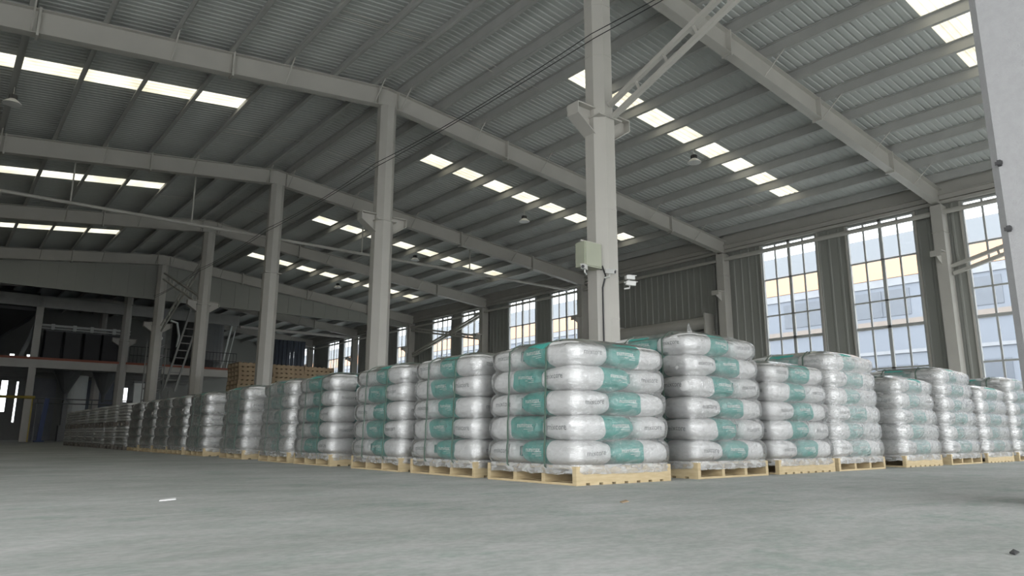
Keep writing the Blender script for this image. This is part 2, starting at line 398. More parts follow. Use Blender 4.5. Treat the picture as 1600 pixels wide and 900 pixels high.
# ------------------------------------------------------------------ right wall, windows
WINS = [(-9.6, -7.5), (-5.0, -2.9), (-1.9, .1), (2.15, 4.25), (5.28, 7.38), (8.70, 10.82), (11.87, 13.97),
        (23.30, 25.40), (26.54, 28.68), (30.65, 32.93), (33.96, 36.0), (38.10, 40.15), (41.3, 43.4), (45.45, 47.8), (48.6, 50.4), (53.0, 55.1), (56.3, 58.4)]
SILL, HEAD = 1.15, 7.20
DOOR = (16.15, 20.75, 0, 4.35)
def vcorr(bm, x, y0, y1, z0, z1, out=1, pitch=.3, h=.018):
    if y1 - y0 < .02: return
    n = max(1, int(round((y1 - y0) / pitch))); p = (y1 - y0) / n; ys = []
    for i in range(n): ys += [(y0+i*p, 0), (y0+(i+.7)*p, 0), (y0+(i+.78)*p, h), (y0+(i+.92)*p, h)]
    ys.append((y1, 0)); vs = []
    for y, d in ys: vs += [(x - out*d, y, z0), (x - out*d, y, z1)]
    bm.add(vs, [(2*i, 2*i+1, 2*i+3, 2*i+2) for i in range(len(ys)-1)])
    bm.box(min(x + out*.03, x + out*.10), max(x + out*.03, x + out*.10), y0, y1, z0, z1)
b = MB(); yp = Y_NEAR
for y0, y1 in WINS + [(Y_END, None)]:
    if yp < 16 < y0:
        vcorr(b, XW, yp, DOOR[0], 0, 7.92); vcorr(b, XW, DOOR[1], y0, 0, 7.92); vcorr(b, XW, DOOR[0], DOOR[1], DOOR[3], 7.92)
    else: vcorr(b, XW, yp, y0, 0, 7.92)
    if y1 is None: break
    vcorr(b, XW, y0, y1, 0, SILL); vcorr(b, XW, y0, y1, HEAD, 7.92); yp = y1
struct(b.build('wall_right', wall_m))
b = MB(); vcorr(b, XL, 5.5, Y_END, 0, 7.92, -1); vcorr(b, XL, Y_NEAR, 5.5, 4.6, 7.92, -1); struct(b.build('wall_left', wall_m))  # unseen left wall; low near opening added to light the left load faces
for y0, y1 in WINS:
    wi += 1; rt_ = empty('window_%d' % wi, (XW, (y0+y1)/2, 0)); rt_['kind'] = 'structure'
    hw = (y1 - y0) / 2
    f = MB(); xx0, xx1 = -.02, .05
    for s in (-1, 1): f.box(xx0-.03, xx1, min(s*hw, s*(hw-.05)), max(s*hw, s*(hw-.05)), SILL, HEAD)
    f.box(xx0, xx1, -.05, .05, SILL, HEAD)
    for s in (-1, 1): f.box(xx0+.01, xx1-.01, s*hw/2 - .026, s*hw/2 + .026, SILL, HEAD)
    for z, h in ((SILL, .06), (2.44, .05), (3.70, .09), (4.56, .045), (5.87, .045), (6.98, .04), (HEAD - .05, .05)): f.box(xx0, xx1, -hw, hw, z, z + h)
    f.build('window_frame', frame_m, rt_)
    g = MB(); g.box(.01, .016, -hw + .05, hw - .05, SILL + .05, HEAD - .05); g.build('glass', glass_m, rt_)
    s_ = MB(); s_.box(-.12, .02, -hw - .03, hw + .03, SILL - .04, SILL); s_.build('sill', frame_m, rt_)
    j = MB()
    for s in (-1, 1): j.box(-.07, .0, min(s*hw, s*(hw+.05)), max(s*hw, s*(hw+.05)), SILL, HEAD)
    j.build('jamb', frame_m if y0 > 15 else steel, rt_)
b = MB(); b.box(XW - .16, XW - .03, Y_NEAR, CY(4) + 22, 7.22, 7.32); b.box(XW - .10, XW - .03, Y_NEAR, Y_END, 7.36, 7.90); b.box(XW - .20, XW - .10, Y_NEAR, Y_END, 7.50, 7.52); struct(b.build('trim_2', steel))
# eave strut tubes between the wall columns
for k in range(-2, 6):
    b = MB(); b.tube([(XW - .36, CY(k) + .06, 6.90), (XW - .36, CY(k+1) - .06, 6.90)], .075 if k < 1 else .06, 12)
    o = b.build('eave_strut', steel, smooth=False)
    tag(o, 'round steel eave strut across the wall tops, %s bay from the open end' % ORD[k+2], 'beam', 'eave struts')
# rolling shutter bay
d = empty('door_1', (XW, 18.45, 0)); d['kind'] = 'structure'
b = MB(); n = 22
for i in range(n): b.box(-.05 + (.012 if i % 2 else 0), -.01 + (.012 if i % 2 else 0), -2.28, 2.28, i*.2, i*.2 + .19)
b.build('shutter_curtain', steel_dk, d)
b = MB(); b.tube([(-.32, -2.25, 4.62), (-.32, 2.25, 4.62)], .24, 20); b.build('shutter_roll', steel, d, smooth=False)
for s in (-1, 1):
    b = MB(); b.box(-.62, -.04, min(s*2.26, s*2.32), max(s*2.26, s*2.32), 4.15, 4.95); b.box(-.14, -.04, min(s*2.26, s*2.36), max(s*2.26, s*2.36), 0, 4.3); b.build('end_bracket', steel, d)
o = MB(); o.tube([(XW - .12, 15.95, 0), (XW - .12, 15.95, 6.8)], .03, 8); tag(o.build('drain_pipe', steel_dk), 'thin vertical pipe running down the shuttered bay wall', 'pipe')
# wall bracing
def lattice(name, p, q, gap, label, cat='brace', group=None, nr=6, wd=.07, m=steel):
    p = Vector(p); q = Vector(q); d_ = (q - p).normalized()
    hor = Vector((0, 0, 1)) - d_ * d_.z; side_ = hor.normalized() * gap / 2
    root = empty(name, tuple(p)); tag(root, label, cat, group)
    for s in (-1, 1):
        c = MB(); c.bar(side_*s, (q - p) + side_*s, wd, wd); c.build('chord', m, root)
    for i in range(1, nr):
        c = MB(); m_ = (q - p) * i / nr; c.bar(m_ - side_, m_ + side_, wd*.55, wd*.4); c.build('batten', m, root)
    return root
xb = XW - .22
lattice('lattice_brace', (xb, 7.75, 5.15), (xb, .5, 6.95), .22, 'double-bar lattice brace rising from the far right wall column', group='wall braces', wd=.10)
lattice('lattice_brace', (xb, 30.8, 6.85), (xb, 37.9, 5.2), .16, 'lattice brace falling to the left across the distant paired windows', group='wall braces', wd=.10)
lattice('lattice_brace', (xb-.12, 30.75, 5.55), (xb-.12, 37.9, 6.8), .16, 'lattice brace rising to the left across the distant paired windows', group='wall braces', wd=.10)
lattice('lattice_brace', (xb, 30.8, 4.9), (xb, 36.5, .9), .16, 'lattice brace running steeply down across the distant paired windows', group='wall braces', wd=.10)
lattice('lattice_brace', (XR, 7.62, 5.72), (XR, .65, 8.38), .25, 'long lattice brace rising from the nearest column towards the camera', group='ridge braces', nr=12, wd=.08)
lattice('lattice_brace', (XR+.1, .65, 5.6), (XR+.1, 7.6, 8.35), .25, 'lattice brace crossing over the nearest rafter at the ceiling', group='ridge braces', nr=12, wd=.08)
lattice('lattice_brace', (XR, 30.85, 5.8), (XR, 37.8, 8.1), .3, 'lattice brace rising from the fourth to the fifth ridge column', group='ridge braces', nr=10)
lattice('lattice_brace', (XR+.12, 30.85, 7.9), (XR+.12, 37.8, 5.5), .3, 'lattice brace falling from the fourth to the fifth ridge column', group='ridge braces', nr=10)
# level tie tube and cables
b = MB(); b.tube([(XL + .3, 23.95, 7.10), (XW - .2, 23.95, 7.10)], .055, 10)
for x in (-2, 2.5, 5.9, 12, 17): b.box(x-.02, x+.02, 23.93, 23.97, 7.12, top_z(x) + .2)
tag(b.build('tie_tube', steel), 'long level tie tube hung under the roof behind the third ridge column', 'pipe')
def catenary(pts, sag, n=10):
    out = []
    for (p, q) in zip(pts[:-1], pts[1:]):
        p = Vector(p); q = Vector(q)
        for i in range(n):
            u = i / n; v = p.lerp(q, u); v.z -= sag * 4 * u * (1 - u); out.append(v)
    out.append(Vector(pts[-1])); return out
xc = XR - .30
for j, (dx, dz) in enumerate(((0, 0), (-.05, .07))):
    pts = [(xc + dx, CY(k) - (.2 if k >= 0 else 0), 6.98 + dz) for k in range(-1, 5)]
    b = MB(); b.tube(catenary(pts, .06 + .05*j), .008, 5)
    tag(b.build('overhead_cable', dark_m), ['lower thin black cable strung along the ridge columns', 'upper thin black cable strung along the ridge columns'][j], 'cable', 'ridge cables')

# ------------------------------------------------------------------ infill panel over the far bay, far lintel
b = MB(); n = 40
x0, x1 = XL + .05, XW - .05
def gab(bm, y, z0, xa, xb, nn):
    for i in range(nn):
        a_ = xa + (xb-xa)*i/nn; c_ = xa + (xb-xa)*(i+1)/nn; s = .02 if i % 2 else 0
        bm.prism_y([(a_, z0), (c_, z0), (c_, bot_z(c_)), (a_, bot_z(a_))], y + .14 + s, y + .18 + s)
gab(b, CY(4), 7.02, x0, XR, 40); gab(b, CY(4), 7.02, XR, x1, 40)
b.box(x0, x1, CY(4) + .10, CY(4) + .24, 6.94, 7.03)
struct(b.build('wall_infill', wall_m))
b = MB(); b.box(XL + .2, 14.6, CY(5) - .12, CY(5) + .12, 7.12, 7.72); b.box(XL + .2, 14.6, CY(5) - .2, CY(5) + .2, 7.70, 7.74)
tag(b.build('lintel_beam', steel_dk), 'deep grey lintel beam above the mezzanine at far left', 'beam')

# ------------------------------------------------------------------ far wall with small bright openings
HOLES = [(3.75, 4.12, 1.9, 4.12), (4.62, 4.74, 1.2, 4.0), (3.98, 4.25, 5.6, 5.9), (4.98, 5.28, 5.62, 5.92), (11.25, 11.62, 2.8, 3.85)]
xs_ = sorted(set([XL, XW] + [h[0] for h in HOLES] + [h[1] for h in HOLES])); b = MB()
for xa, xb_ in zip(xs_[:-1], xs_[1:]):
    zs = sorted([(h[2], h[3]) for h in HOLES if h[0] <= xa + 1e-6 and h[1] >= xb_ - 1e-6]); zc = 0
    for z0, z1 in zs: b.box(xa, xb_, Y_END, Y_END + .12, zc, z0); zc = z1
    b.prism_y([(xa, zc), (xb_, zc), (xb_, top_z(xb_) + .25)] + ([(XR, top_z(XR) + .25)] if xa < XR < xb_ else []) + [(xa, top_z(xa) + .25)], Y_END, Y_END + .12)
struct(b.build('wall_far', wall_m))
for h in HOLES:
    wi += 1; e = empty('window_%d' % wi, ((h[0]+h[1])/2, Y_END, (h[2]+h[3])/2)); e['kind'] = 'structure'; hx, hz = (h[1]-h[0])/2, (h[3]-h[2])/2
    g = MB(); g.box(-hx, hx, .05, .06, -hz, hz); g.build('glass', glass_m, e)
    f = MB()
    for s in (-1, 1):
        f.box(min(s*hx, s*(hx+.04)), max(s*hx, s*(hx+.04)), -.03, .12, -hz-.04, hz+.04); f.box(-hx, hx, -.03, .12, min(s*hz, s*(hz+.04)), max(s*hz, s*(hz+.04)))
    f.build('window_frame', steel_dk, e)
# unseen near end wall, doorway height set for the daylight it lets in
b = MB(); zt = 5.4
for i in range(30):
    xa = XL + (XW-XL)*i/30; xb_ = XL + (XW-XL)*(i+1)/30
    b.box(xa, xb_, Y_NEAR - .12, Y_NEAR - .02, (0 if (xb_ < -4.0) else zt), min(top_z(xa), top_z(xb_)) + .2)
struct(b.build('wall_near', wall_m))

# ------------------------------------------------------------------ outside building
b = MB(); XB = 45.
o_root = empty('factory_building', (XB, 50, 0)); tag(o_root, 'long grey factory with an orange band, seen through the big windows', 'building')
def band(name, x, z0, z1, m, y0=-90, y1=90, dep=.3):
    q = MB(); q.box(x, x + dep, y0, y1, z0, z1); return q.build(name, m, o_root)
band('wall', 0, 0, 9.9, ext_grey, dep=14); band('orange_band', -.12, 9.95, 11.2, ext_orange); band('parapet', -.05, 11.2, 12.62, ext_roofm, dep=14)
band('white_band', -.08, 9.45, 9.93, ext_white); band('lower_orange_band', -.08, 6.9, 7.35, mat('facade_faded_orange', (.25, .215, .19), .7)); band('sill_band', -.1, 5.3, 5.5, ext_white)
for i in range(36):
    q = MB(); yy = -85 + i*4.8
    for zz0, zz1 in ((1.2, 4.6), (7.6, 9.2)):
        q.box(-.04, 0, yy, yy + 3.4, zz0, zz1); q.box(-.1, -.04, yy + 1.65, yy + 1.75, zz0, zz1)
    q.build('window', mat('facade_glass', (.13, .145, .17), .3) if i == 0 else bpy.data.materials['facade_glass'], o_root)

# ------------------------------------------------------------------ near concrete post at the right edge
d_ = Vector((1, 0, 0))
b = MB(); px, py, hw = 5.34, 1.035, .38
b.box(-hw, hw, -hw, hw, 0, 9.0, ch=.05)
post = empty('square_post', (px, py, 0)); tag(post, 'broad pale rendered post filling the right edge, nearest of all', 'column')
b.build('shaft', post_m, post)
for z in (2.02, 1.60):
    q = MB(); q.box(-hw - .025, -hw + .005, hw - .07, hw - .05, z, z + .035); q.box(-hw - .03, -hw - .02, hw - .08, hw - .04, z + .005, z + .025); q.build('hook', dark_m, post)

# ------------------------------------------------------------------ lamps
def lamp():
    r = empty('high_bay_lamp', (0, 0, 0))
    b = MB(); b.tube([(0, 0, .16), (0, 0, .10), (0, 0, .03), (0, 0, 0)], [.10, .17, .25, .26], 20); b.build('reflector', white_m, r, smooth=False)
    b = MB(); b.tube([(0, 0, .30), (0, 0, .15)], .10, 12)
    for i in range(8):
        an = i*math.pi/4; b.box(.10*math.cos(an)-.02, .10*math.cos(an)+.02, .10*math.sin(an)-.02, .10*math.sin(an)+.02, .16, .29)
    b.build('driver_housing', dark_m, r)
    b = MB(); b.tube([(0, 0, .3), (0, 0, .56)], .012, 6); b.build('hanging_rod', steel, r); return r
lp = lamp()
LAMPS = [(16.0, 11.65, 'white high bay lamp under the nearest rooflight strip, right of the camera post'), (15.95, 19.1, 'small lamp under the second rooflight strip, left of the camera post'),
         (15.95, 26.65, 'small distant lamp below the third rooflight strip'), (.62, 19.5, 'round ceiling lamp at the far left edge'), (15.95, 34.4, 'tiny lamp below the farthest rooflight strip'),
         (.62, 4.2, 'ceiling lamp over the aisle outside the picture')]
for i, (x, y, lb) in enumerate(LAMPS):
    o = lp if i == 0 else copy_tree(lp); o.scale = (.75, .75, .75); o.location = (x, y, top_z(x) - .42); tag(o, lb, 'lamp', 'high bay lamps')

# ------------------------------------------------------------------ box and cameras on the nearest column
cx, cy = XR, YC
e = empty('control_box', (cx - .42, cy - .10, 2.98)); tag(e, 'grey-green electrical box fixed high on the nearest column', 'box')
b = MB(); b.box(-.19, .19, -.10, .10, 0, .40); b.build('cabinet', boxgreen_m, e)
b = MB(); b.box(-.17, .17, -.115, -.10, .02, .38); b.build('door', boxgreen_m, e)
b = MB(); b.box(-.22, .34, -.06, -.03, .40, .425); b.build('mounting_rail', steel, e)
b = MB(); b.tube([(.22, -.08, .06), (.25, -.12, -.1), (.2, -.1, -.3), (.22, -.08, -1.2)], .014, 6); b.build('cable', dark_m, e)
def cctv(loc, aim, label):
    r = empty('security_camera', loc); r.scale = (.75, .75, .75); tag(r, label, 'camera', 'security cameras')
    d = Vector(aim).normalized(); b = MB(); b.bar(-d*.08, d*.13, .085, .08); b.bar(-d*.06 + Vector((0,0,.047)), d*.17 + Vector((0,0,.047)), .1, .012); b.build('housing', white_m, r)
    b = MB(); b.tube([d*.13, d*.135], .035, 12); b.build('lens', dark_m, r)
    b = MB(); b.tube([(0, 0, -.04), (0, 0, -.10), (-d.x*.12, -d.y*.12 + .0, -.12)], .018, 6); b.build('arm', white_m, r); return r
cctv((cx - .66, cy - .25, 2.93), (-.9, -.5, -.05), 'white security camera left of the electrical box, aimed left')
cctv((cx - .16, cy - .30, 2.93), (.3, -1, -.2), 'small security camera on the column face below the electrical box')
cctv((cx + .40, cy - .20, 2.93), (1, -.35, .0), 'white security camera right of the column, upper one')
cctv((cx + .30, cy - .30, 2.80), (.9, -.6, -.1), 'white security camera right of the column, lower one')
b = MB(); b.tube([(cx - .22, cy - .16, 2.98), (cx, cy - .165, 3.0), (cx + .25, cy - .16, 2.92)], .008, 6)
tag(b.build('camera_wire', dark_m), 'thin dark wire looping across the nearest column between the cameras', 'wire')

# ------------------------------------------------------------------ pallets
LP, PH = 1.15, .145
def make_pallet():      # stringers run along x: openings face -x, solid side faces -y
    r = empty('wooden_pallet')
    for i in range(4):
        y = .022 + i * (LP - .044) / 3; b = MB(); b.box(0, LP, y - .022, y + .022, .018, PH - .02); b.build('stringer', wood_m, r)
    for nm, z0, z1 in (('top_board', PH - .02, PH), ('bottom_board', 0, .018)):
        n = 9 if nm == 'top_board' else 8
        for i in range(n):
            wd = .105; x = (LP - wd) * i / (n - 1); b = MB(); b.box(x, x + wd, 0, LP, z0, z1); b.build(nm, wood_m, r)
    return r
pal0 = make_pallet()
# ------------------------------------------------------------------ sacks
A_, B_, T_ = .722, .446, .212
P_, Q_ = 7.0, 3.5
def text_mesh(s, size, bold=.0):
    cu = bpy.data.curves.new('t', 'FONT'); cu.body = s; cu.size = size; cu.align_x = 'CENTER'; cu.align_y = 'CENTER'; cu.offset = bold; cu.resolution_u = 2
    o = bpy.data.objects.new('t', cu); C.objects.link(o); dg = bpy.context.evaluated_depsgraph_get(); dg.update()
    me = bpy.data.meshes.new_from_object(o.evaluated_get(dg)); vs = [tuple(v.co) for v in me.vertices]; fs = [tuple(p.vertices) for p in me.polygons]
    bpy.data.objects.remove(o); bpy.data.curves.remove(cu); bpy.data.meshes.remove(me); return vs, fs
TX_A = text_mesh('mixcore', .066, .0004); TX_B = text_mesh('numimax', .054, .0006)
def surf_y(x, z, A, B, T):
    q = max(0, 1 - (abs(z)/(T/2))**Q_) ** (P_/Q_) - (abs(x)/(A/2))**P_
    return (B/2) * max(q, .0) ** (1/P_)
def sack_mesh(seed, print_=True, nx=14, ny=9, nz=7, A=A_, B=B_, T=T_):
    rnd = random.Random(seed); grid = {}; vs = []; fs = []; off = Vector((rnd.random()*50, rnd.random()*50, rnd.random()*50))
    def wr(p): return noise.noise_vector(p*6 + off) * .013 + noise.noise_vector(p*20 + off) * .0055
    def onbag(p): w3 = wr(p); return p + Vector((w3.x, w3.y, w3.z*.7))
    def vert(i, j, k):
        if (i, j, k) in grid: return grid[(i, j, k)]
        u = Vector((2*i/nx - 1, 2*j/ny - 1, 2*k/nz - 1))
        f = ((abs(u.x)**P_ + abs(u.y)**P_) ** (Q_/P_) + abs(u.z)**Q_) ** (1/Q_)
        p = u / f; p = Vector((p.x*A/2, p.y*B/2, p.z*T/2))
        nv = wr(p)
        # puckering towards the crimped (teal) end
        g = max(0, (-p.x/(A/2) - .80)) * 5
        p.z *= 1 - .30 * min(1, g); p.z += g * .010 * math.sin(p.y*55)
        p += Vector((nv.x, nv.y, nv.z*.7)); grid[(i, j, k)] = len(vs); vs.append(p); return len(vs) - 1
    for i in range(nx):
        for j in range(ny):
            for k, fl in ((0, 1), (nz, 0)):
                q = [vert(i, j, k), vert(i+1, j, k), vert(i+1, j+1, k), vert(i, j+1, k)]; fs.append(q[::-1] if fl else q)
    for i in range(nx):
        for k in range(nz):
            for j, fl in ((0, 0), (ny, 1)):
                q = [vert(i, j, k), vert(i+1, j, k), vert(i+1, j, k+1), vert(i, j, k+1)]; fs.append(q[::-1] if fl else q)
    for j in range(ny):
        for k in range(nz):
            for i, fl in ((0, 1), (nx, 0)):
                q = [vert(i, j, k), vert(i, j+1, k), vert(i, j+1, k+1), vert(i, j, k+1)]; fs.append(q[::-1] if fl else q)
    mi = [0]*len(fs)
    nsm = len(fs)
    # crimped seam flap
    base = len(vs); m = 12
    for i in range(m+1):
        y = (-.42 + .84*i/m) * B; w_ = .008 * math.sin(i*2.3 + seed)
        for x, z in ((-A/2 + .02, -.035), (-A/2 - .016 + w_, -.03), (-A/2 - .016 + w_, .045), (-A/2 + .02, .05)): vs.append(Vector((x, y, z)))
    for i in range(m):
        for q in range(4): fs.append([base+4*i+q, base+4*i+(q+1) % 4, base+4*i+4+(q+1) % 4, base+4*i+4+q]); mi.append(0)
    if print_:
        def put(T2, fn, m_):
            o = len(vs)
            for v in T2[0]: vs.append(fn(v))
            for f in T2[1]: fs.append([o+q for q in f]); mi.append(m_)
        LIFT = .0035
        for s in (-1, 1):
            def fs_(v, s=s):
                x = -.165*1.0 + v[0]*(1 if s < 0 else -1); z = .018 + v[1]; return onbag(Vector((x, s*surf_y(x, z, A, B, T), z))) + Vector((0, s*LIFT, 0))
            put(TX_B, fs_, 2)
            for bw, bz in ((.09, -.020), (.12, -.034), (.07, -.048)):
                ql = [(.115-bw, bz), (.115, bz), (.115, bz+.004), (.115-bw, bz+.004)]
                put((ql, [(0, 1, 2, 3)]), fs_, 2)
        def fe(v):
            y = v[0]*1.0; z = v[1] + .004
            q = max(0, 1 - (abs(z)/(T/2))**Q_) ** (P_/Q_) - (abs(y)/(B/2))**P_
            return onbag(Vector(((A/2) * max(q, 0) ** (1/P_), y, z))) + Vector((LIFT, 0, 0))
        put(TX_A, fe, 1)
    me = bpy.data.meshes.new('plastic_sack'); me.from_pydata([tuple(v) for v in vs], [], fs)
    for mm in (bag_m, ink_m, inkw_m): me.materials.append(mm)
    me.polygons.foreach_set('material_index', mi); me.polygons.foreach_set('use_smooth', [i < nsm for i in range(len(fs))])
    at = me.attributes.new('bx', 'FLOAT', 'POINT')
    at.data.foreach_set('value', [v.x + .485 + .010*math.sin(v.z*30+seed) for v in vs]); me.update(); return me
SM = [sack_mesh(i, True, 22, 14, 9) for i in range(5)]
SLOW = [sack_mesh(20+i, False, 8, 6, 5) for i in range(2)]
LPITCH = .2045
def slots(layer):       # local centres within the pallet square: side, x, y, rot
    Lq = LP; a2, b2 = A_/2 - .004, B_/2 - .004
    if layer % 2 == 0:
        return [('left', b2, a2, -90), ('front', Lq - a2, b2, 0), ('right', Lq - b2, Lq - a2, 90), ('back', a2, Lq - b2, 180)]
    return [('left', b2, Lq - a2, 90), ('front', a2, b2, 180), ('right', Lq - b2, a2, -90), ('back', Lq - a2, Lq - b2, 0)]
LAY = ['bottom', 'second', 'third', 'fourth', 'fifth', 'sixth']
stuff = MB(); stuff_bx = []
def film(x, y, nl, rot_open, name_, heavy, seed, lean):
    rnd = random.Random(seed); hz = nl * LPITCH; b = MB(); rings = []; nseg = 7
    zs = []
    per = 6
    for i in range(nl * per + 1): zs.append(i / per)
    def ring(z, half):
        pts = []; rr = .10
        corners = [(-1,-1),(1,-1),(1,1),(-1,1)]
        for ci, (sx, sy) in enumerate(corners):
            # edge points then corner arc
            for j in range(5):
                an = math.radians(180 + 90*ci + 90*j/4); cxx, cyy = sx*(half-rr), sy*(half-rr)
                pts.append((cxx + rr*math.cos(an), cyy + rr*math.sin(an)))
            nx_, ny_ = corners[(ci+1) % 4]
            p0 = pts[-1]; an = math.radians(180 + 90*(ci+1)); q0 = (nx_*(half-rr) + rr*math.cos(an), ny_*(half-rr) + rr*math.sin(an))
            for j in range(1, 9): u = j/9; pts.append((p0[0]+(q0[0]-p0[0])*u, p0[1]+(q0[1]-p0[1])*u))
        out = []
        for (px_, py_) in pts:
            nv = noise.noise(Vector((px_*6+seed, py_*6, z*7))) * .008
            k_ = 1 + nv / max(half, .1); out.append((px_*k_, py_*k_, z))
        return out
    c0 = LP/2; vs = []; R = []
    skirt = [(-.060, c0 + .004), (-.02, c0 + .014)]
    for z, h_ in skirt: R.append(ring(z, h_))
    for q in zs:
        fr = q - math.floor(q) if q < nl else 1.0
        bulge = math.sin(math.pi*fr) ** .5 if 0 < fr < 1 else 0
        li = min(int(q), nl-1)
        half = c0 + .028 - .026*(1-bulge) - .006*li
        if q > nl - .4: half -= .085 * ((q - nl + .4)/.4) ** 3
        R.append(ring(q*LPITCH, half))
    for z, h_ in ((hz + .026, c0 - .16), (hz + .040, c0 - .34)): R.append(ring(z, h_))
    n = len(R[0])
    for rg in R: vs += [(px_ + c0 + lean*pz, py_ + c0, pz + PH) for px_, py_, pz in rg]
    fs = []
    for i in range(len(R)-1):
        for k in range(n): fs.append((i*n+k, i*n+(k+1) % n, (i+1)*n+(k+1) % n, (i+1)*n+k))
    fs.append(tuple(range((len(R)-1)*n, len(R)*n))); b.add(vs, fs)
    if seed == 2:     # twisted tail of film standing up on the tall load
        b.tube([(.16, .14, PH+hz-.02), (.17, .15, PH+hz+.03), (.16, .15, PH+hz+.075), (.165, .15, PH+hz+.10)], [.05, .022, .012, .004], 7)
    o = b.build('stretch_film', film_heavy_m if heavy else film_m, smooth=True); o.location = (x, y, 0)
    tag(o, 'clear stretch film wrapped around the ' + name_, 'wrap', 'stretch film')
    k2 = MB(); vs = []; nr = 5
    for i in range(nr):
        z = PH + .012 - .075*i/(nr-1); rg = ring(z*0 + i*.3, c0 + .012)
        for q_, (px_, py_, _) in enumerate(rg):
            wv = 1 + (.010 + .012*i/(nr-1)) * noise.noise(Vector((px_*9, py_*9, i*.8 + seed))); vs.append((px_*wv + c0, py_*wv + c0, z + .022*i/(nr-1)*noise.noise(Vector((px_*7, py_*7, seed+9.)))))
    k2.add(vs, [(i*n+q, i*n+(q+1) % n, (i+1)*n+(q+1) % n, (i+1)*n+q) for i in range(nr-1) for q in range(n)])
    k2.build('film_skirt', film_skirt_m, o, smooth=True)
    return o
def strap(x, y, yy, nl, name_, which, lean):
    hz = PH + nl*LPITCH; b = MB(); w_ = .016; pts = []
    pts.append((-.006, PH - .022))
    for i in range(nl*4+1):
        q = i/4; fr = q - math.floor(q); bulge = 1 if 0 < fr < 1 else .75; li = min(int(q), nl-1)
        ins = .016*(1-bulge) + .006*li - .033
        if q > nl - .4: ins += .07*((q-nl+.4)/.4)**3
        pts.append((ins, PH + q*LPITCH))
    pts.append((.13, hz + .030)); pts.append((.3, hz + .046)); n2 = len(pts)
    full = pts + [(LP - px_, pz) for px_, pz in pts[::-1]]
    full = [(px_ + lean*(pz-PH), pz) for px_, pz in full]
    th = .0025; vs = []; m = len(full)
    for i, (px_, pz) in enumerate(full):
        p0 = Vector(full[max(i-1, 0)]); p1 = Vector(full[min(i+1, m-1)]); t_ = (p1 - p0).normalized(); nn = Vector((-t_.y, t_.x)) * th
        for s, yv in ((1, -w_/2), (1, w_/2), (-1, w_/2), (-1, -w_/2)): vs.append((px_ + s*nn.x, yy + yv, pz + s*nn.y))
    fs = [(4*i+q, 4*i+(q+1) % 4, 4*i+4+(q+1) % 4, 4*i+4+q) for i in range(m-1) for q in range(4)] + [(0, 1, 2, 3), (4*m-4, 4*m-3, 4*m-2, 4*m-1)]
    b.add(vs, fs)
    bz = PH - .022; b.box(-.01, LP + .01, yy - w_/2, yy + w_/2, bz - .004, bz)
    o = b.build('strap', strap_m); o.location = (x, y, 0)
    tag(o, 'dark green strap, the %s one, around the %s' % (which, name_), 'strap', 'load straps')
cnt = [0]
def load(x, y, nl, name_, opening='left', individual=True, par=0, heavy=False, seed=0, lean=0.0, straps=2):
    p = pal0 if cnt[0] == 0 else copy_tree(pal0); cnt[0] += 1
    if opening == 'left': p.location = (x, y, 0)
    else: p.location = (x + LP, y, 0); p.rotation_euler = (0, 0, math.pi/2)
    tag(p, 'pale wooden pallet under the ' + name_, 'pallet', 'loaded pallets')
    rnd = random.Random(100 + seed)
    for l in range(nl):
        for side, sx, sy, rot in slots(l + par):
            ins = .006*l; cxx = LP/2 + (sx - LP/2) * (1 - ins/.36*.6) + rnd.uniform(-.008, .004)*(1 if side != 'left' else .5); cyy = LP/2 + (sy - LP/2) * (1 - ins/.36*.6) + rnd.uniform(-.004, .006)
            z = PH + T_/2 - .004 + l*LPITCH; cxx += lean*(z-PH)
            rz = math.radians(rot + rnd.uniform(-1.3, 1.3))
            if individual:
                o = bpy.data.objects.new('plastic_sack', SM[rnd.randrange(5)]); C.objects.link(o)
                o.location = (x + cxx, y + cyy, z); o.rotation_euler = (rnd.uniform(-.012, .012), rnd.uniform(-.012, .012), rz)
                if l == nl - 1: o.scale = (.97, .97, 1.04)
                tag(o, 'teal and white sack, %s layer, %s face of the %s' % (LAY[l], side, name_), 'sack', 'sacks stacked on pallets')
            else:
                me = SLOW[rnd.randrange(2)]; Mx = Matrix.Translation((x + cxx, y + cyy, z)) @ Matrix.Rotation(rz, 4, 'Z')
                stuff.add([Mx @ v.co for v in me.vertices], [tuple(q.vertices) for q in me.polygons])
                stuff_bx.extend([d_.value for d_ in me.attributes['bx'].data])
    film(x, y, nl, opening, name_, heavy, seed, lean)
    if straps:
        strap(x, y, .34, nl, name_, 'nearer', lean); strap(x, y, .83, nl, name_, 'farther', lean)
YF = 4.174
load(4.014, YF, 5, 'nearest corner load', 'left', seed=1)
RR = [(5.55, 6, 'front', 0, -.02), (6.90, 5, 'left', 0, -.03), (8.14, 6, 'front', 1, 0), (9.87, 5, 'left', 1, -.02), (11.33, 6, 'front', 1, -.03), (12.72, 5, 'left', 1, 0), (14.12, 6, 'front', 1, 0)]
for i, (x, nl, op, hv, ln) in enumerate(RR):
    load(x, YF, nl, '%s load right of the corner' % ORD[i], op, seed=2+i, heavy=bool(hv), lean=ln, straps=2)
LL = [5.52, 6.88, 8.62, 9.98, 11.85, 13.95, 15.35, 16.55, 17.85, 19.2]
for i, y in enumerate(LL):
    load(4.014, y, 5, '%s load left of the corner' % ORD[i], 'left', individual=i < 6, par=int(i in (2, 4)), heavy=i > 2, seed=20+i, lean=0, straps=2 if i < 6 else 0)
so = stuff.build('plastic_sacks', [bag_m, ink_m, inkw_m], smooth=True)
at = so.data.attributes.new('bx', 'FLOAT', 'POINT'); at.data.foreach_set('value', stuff_bx)
tag(so, 'white and teal sacks of the last loads down the left row', 'sacks', kind='stuff')

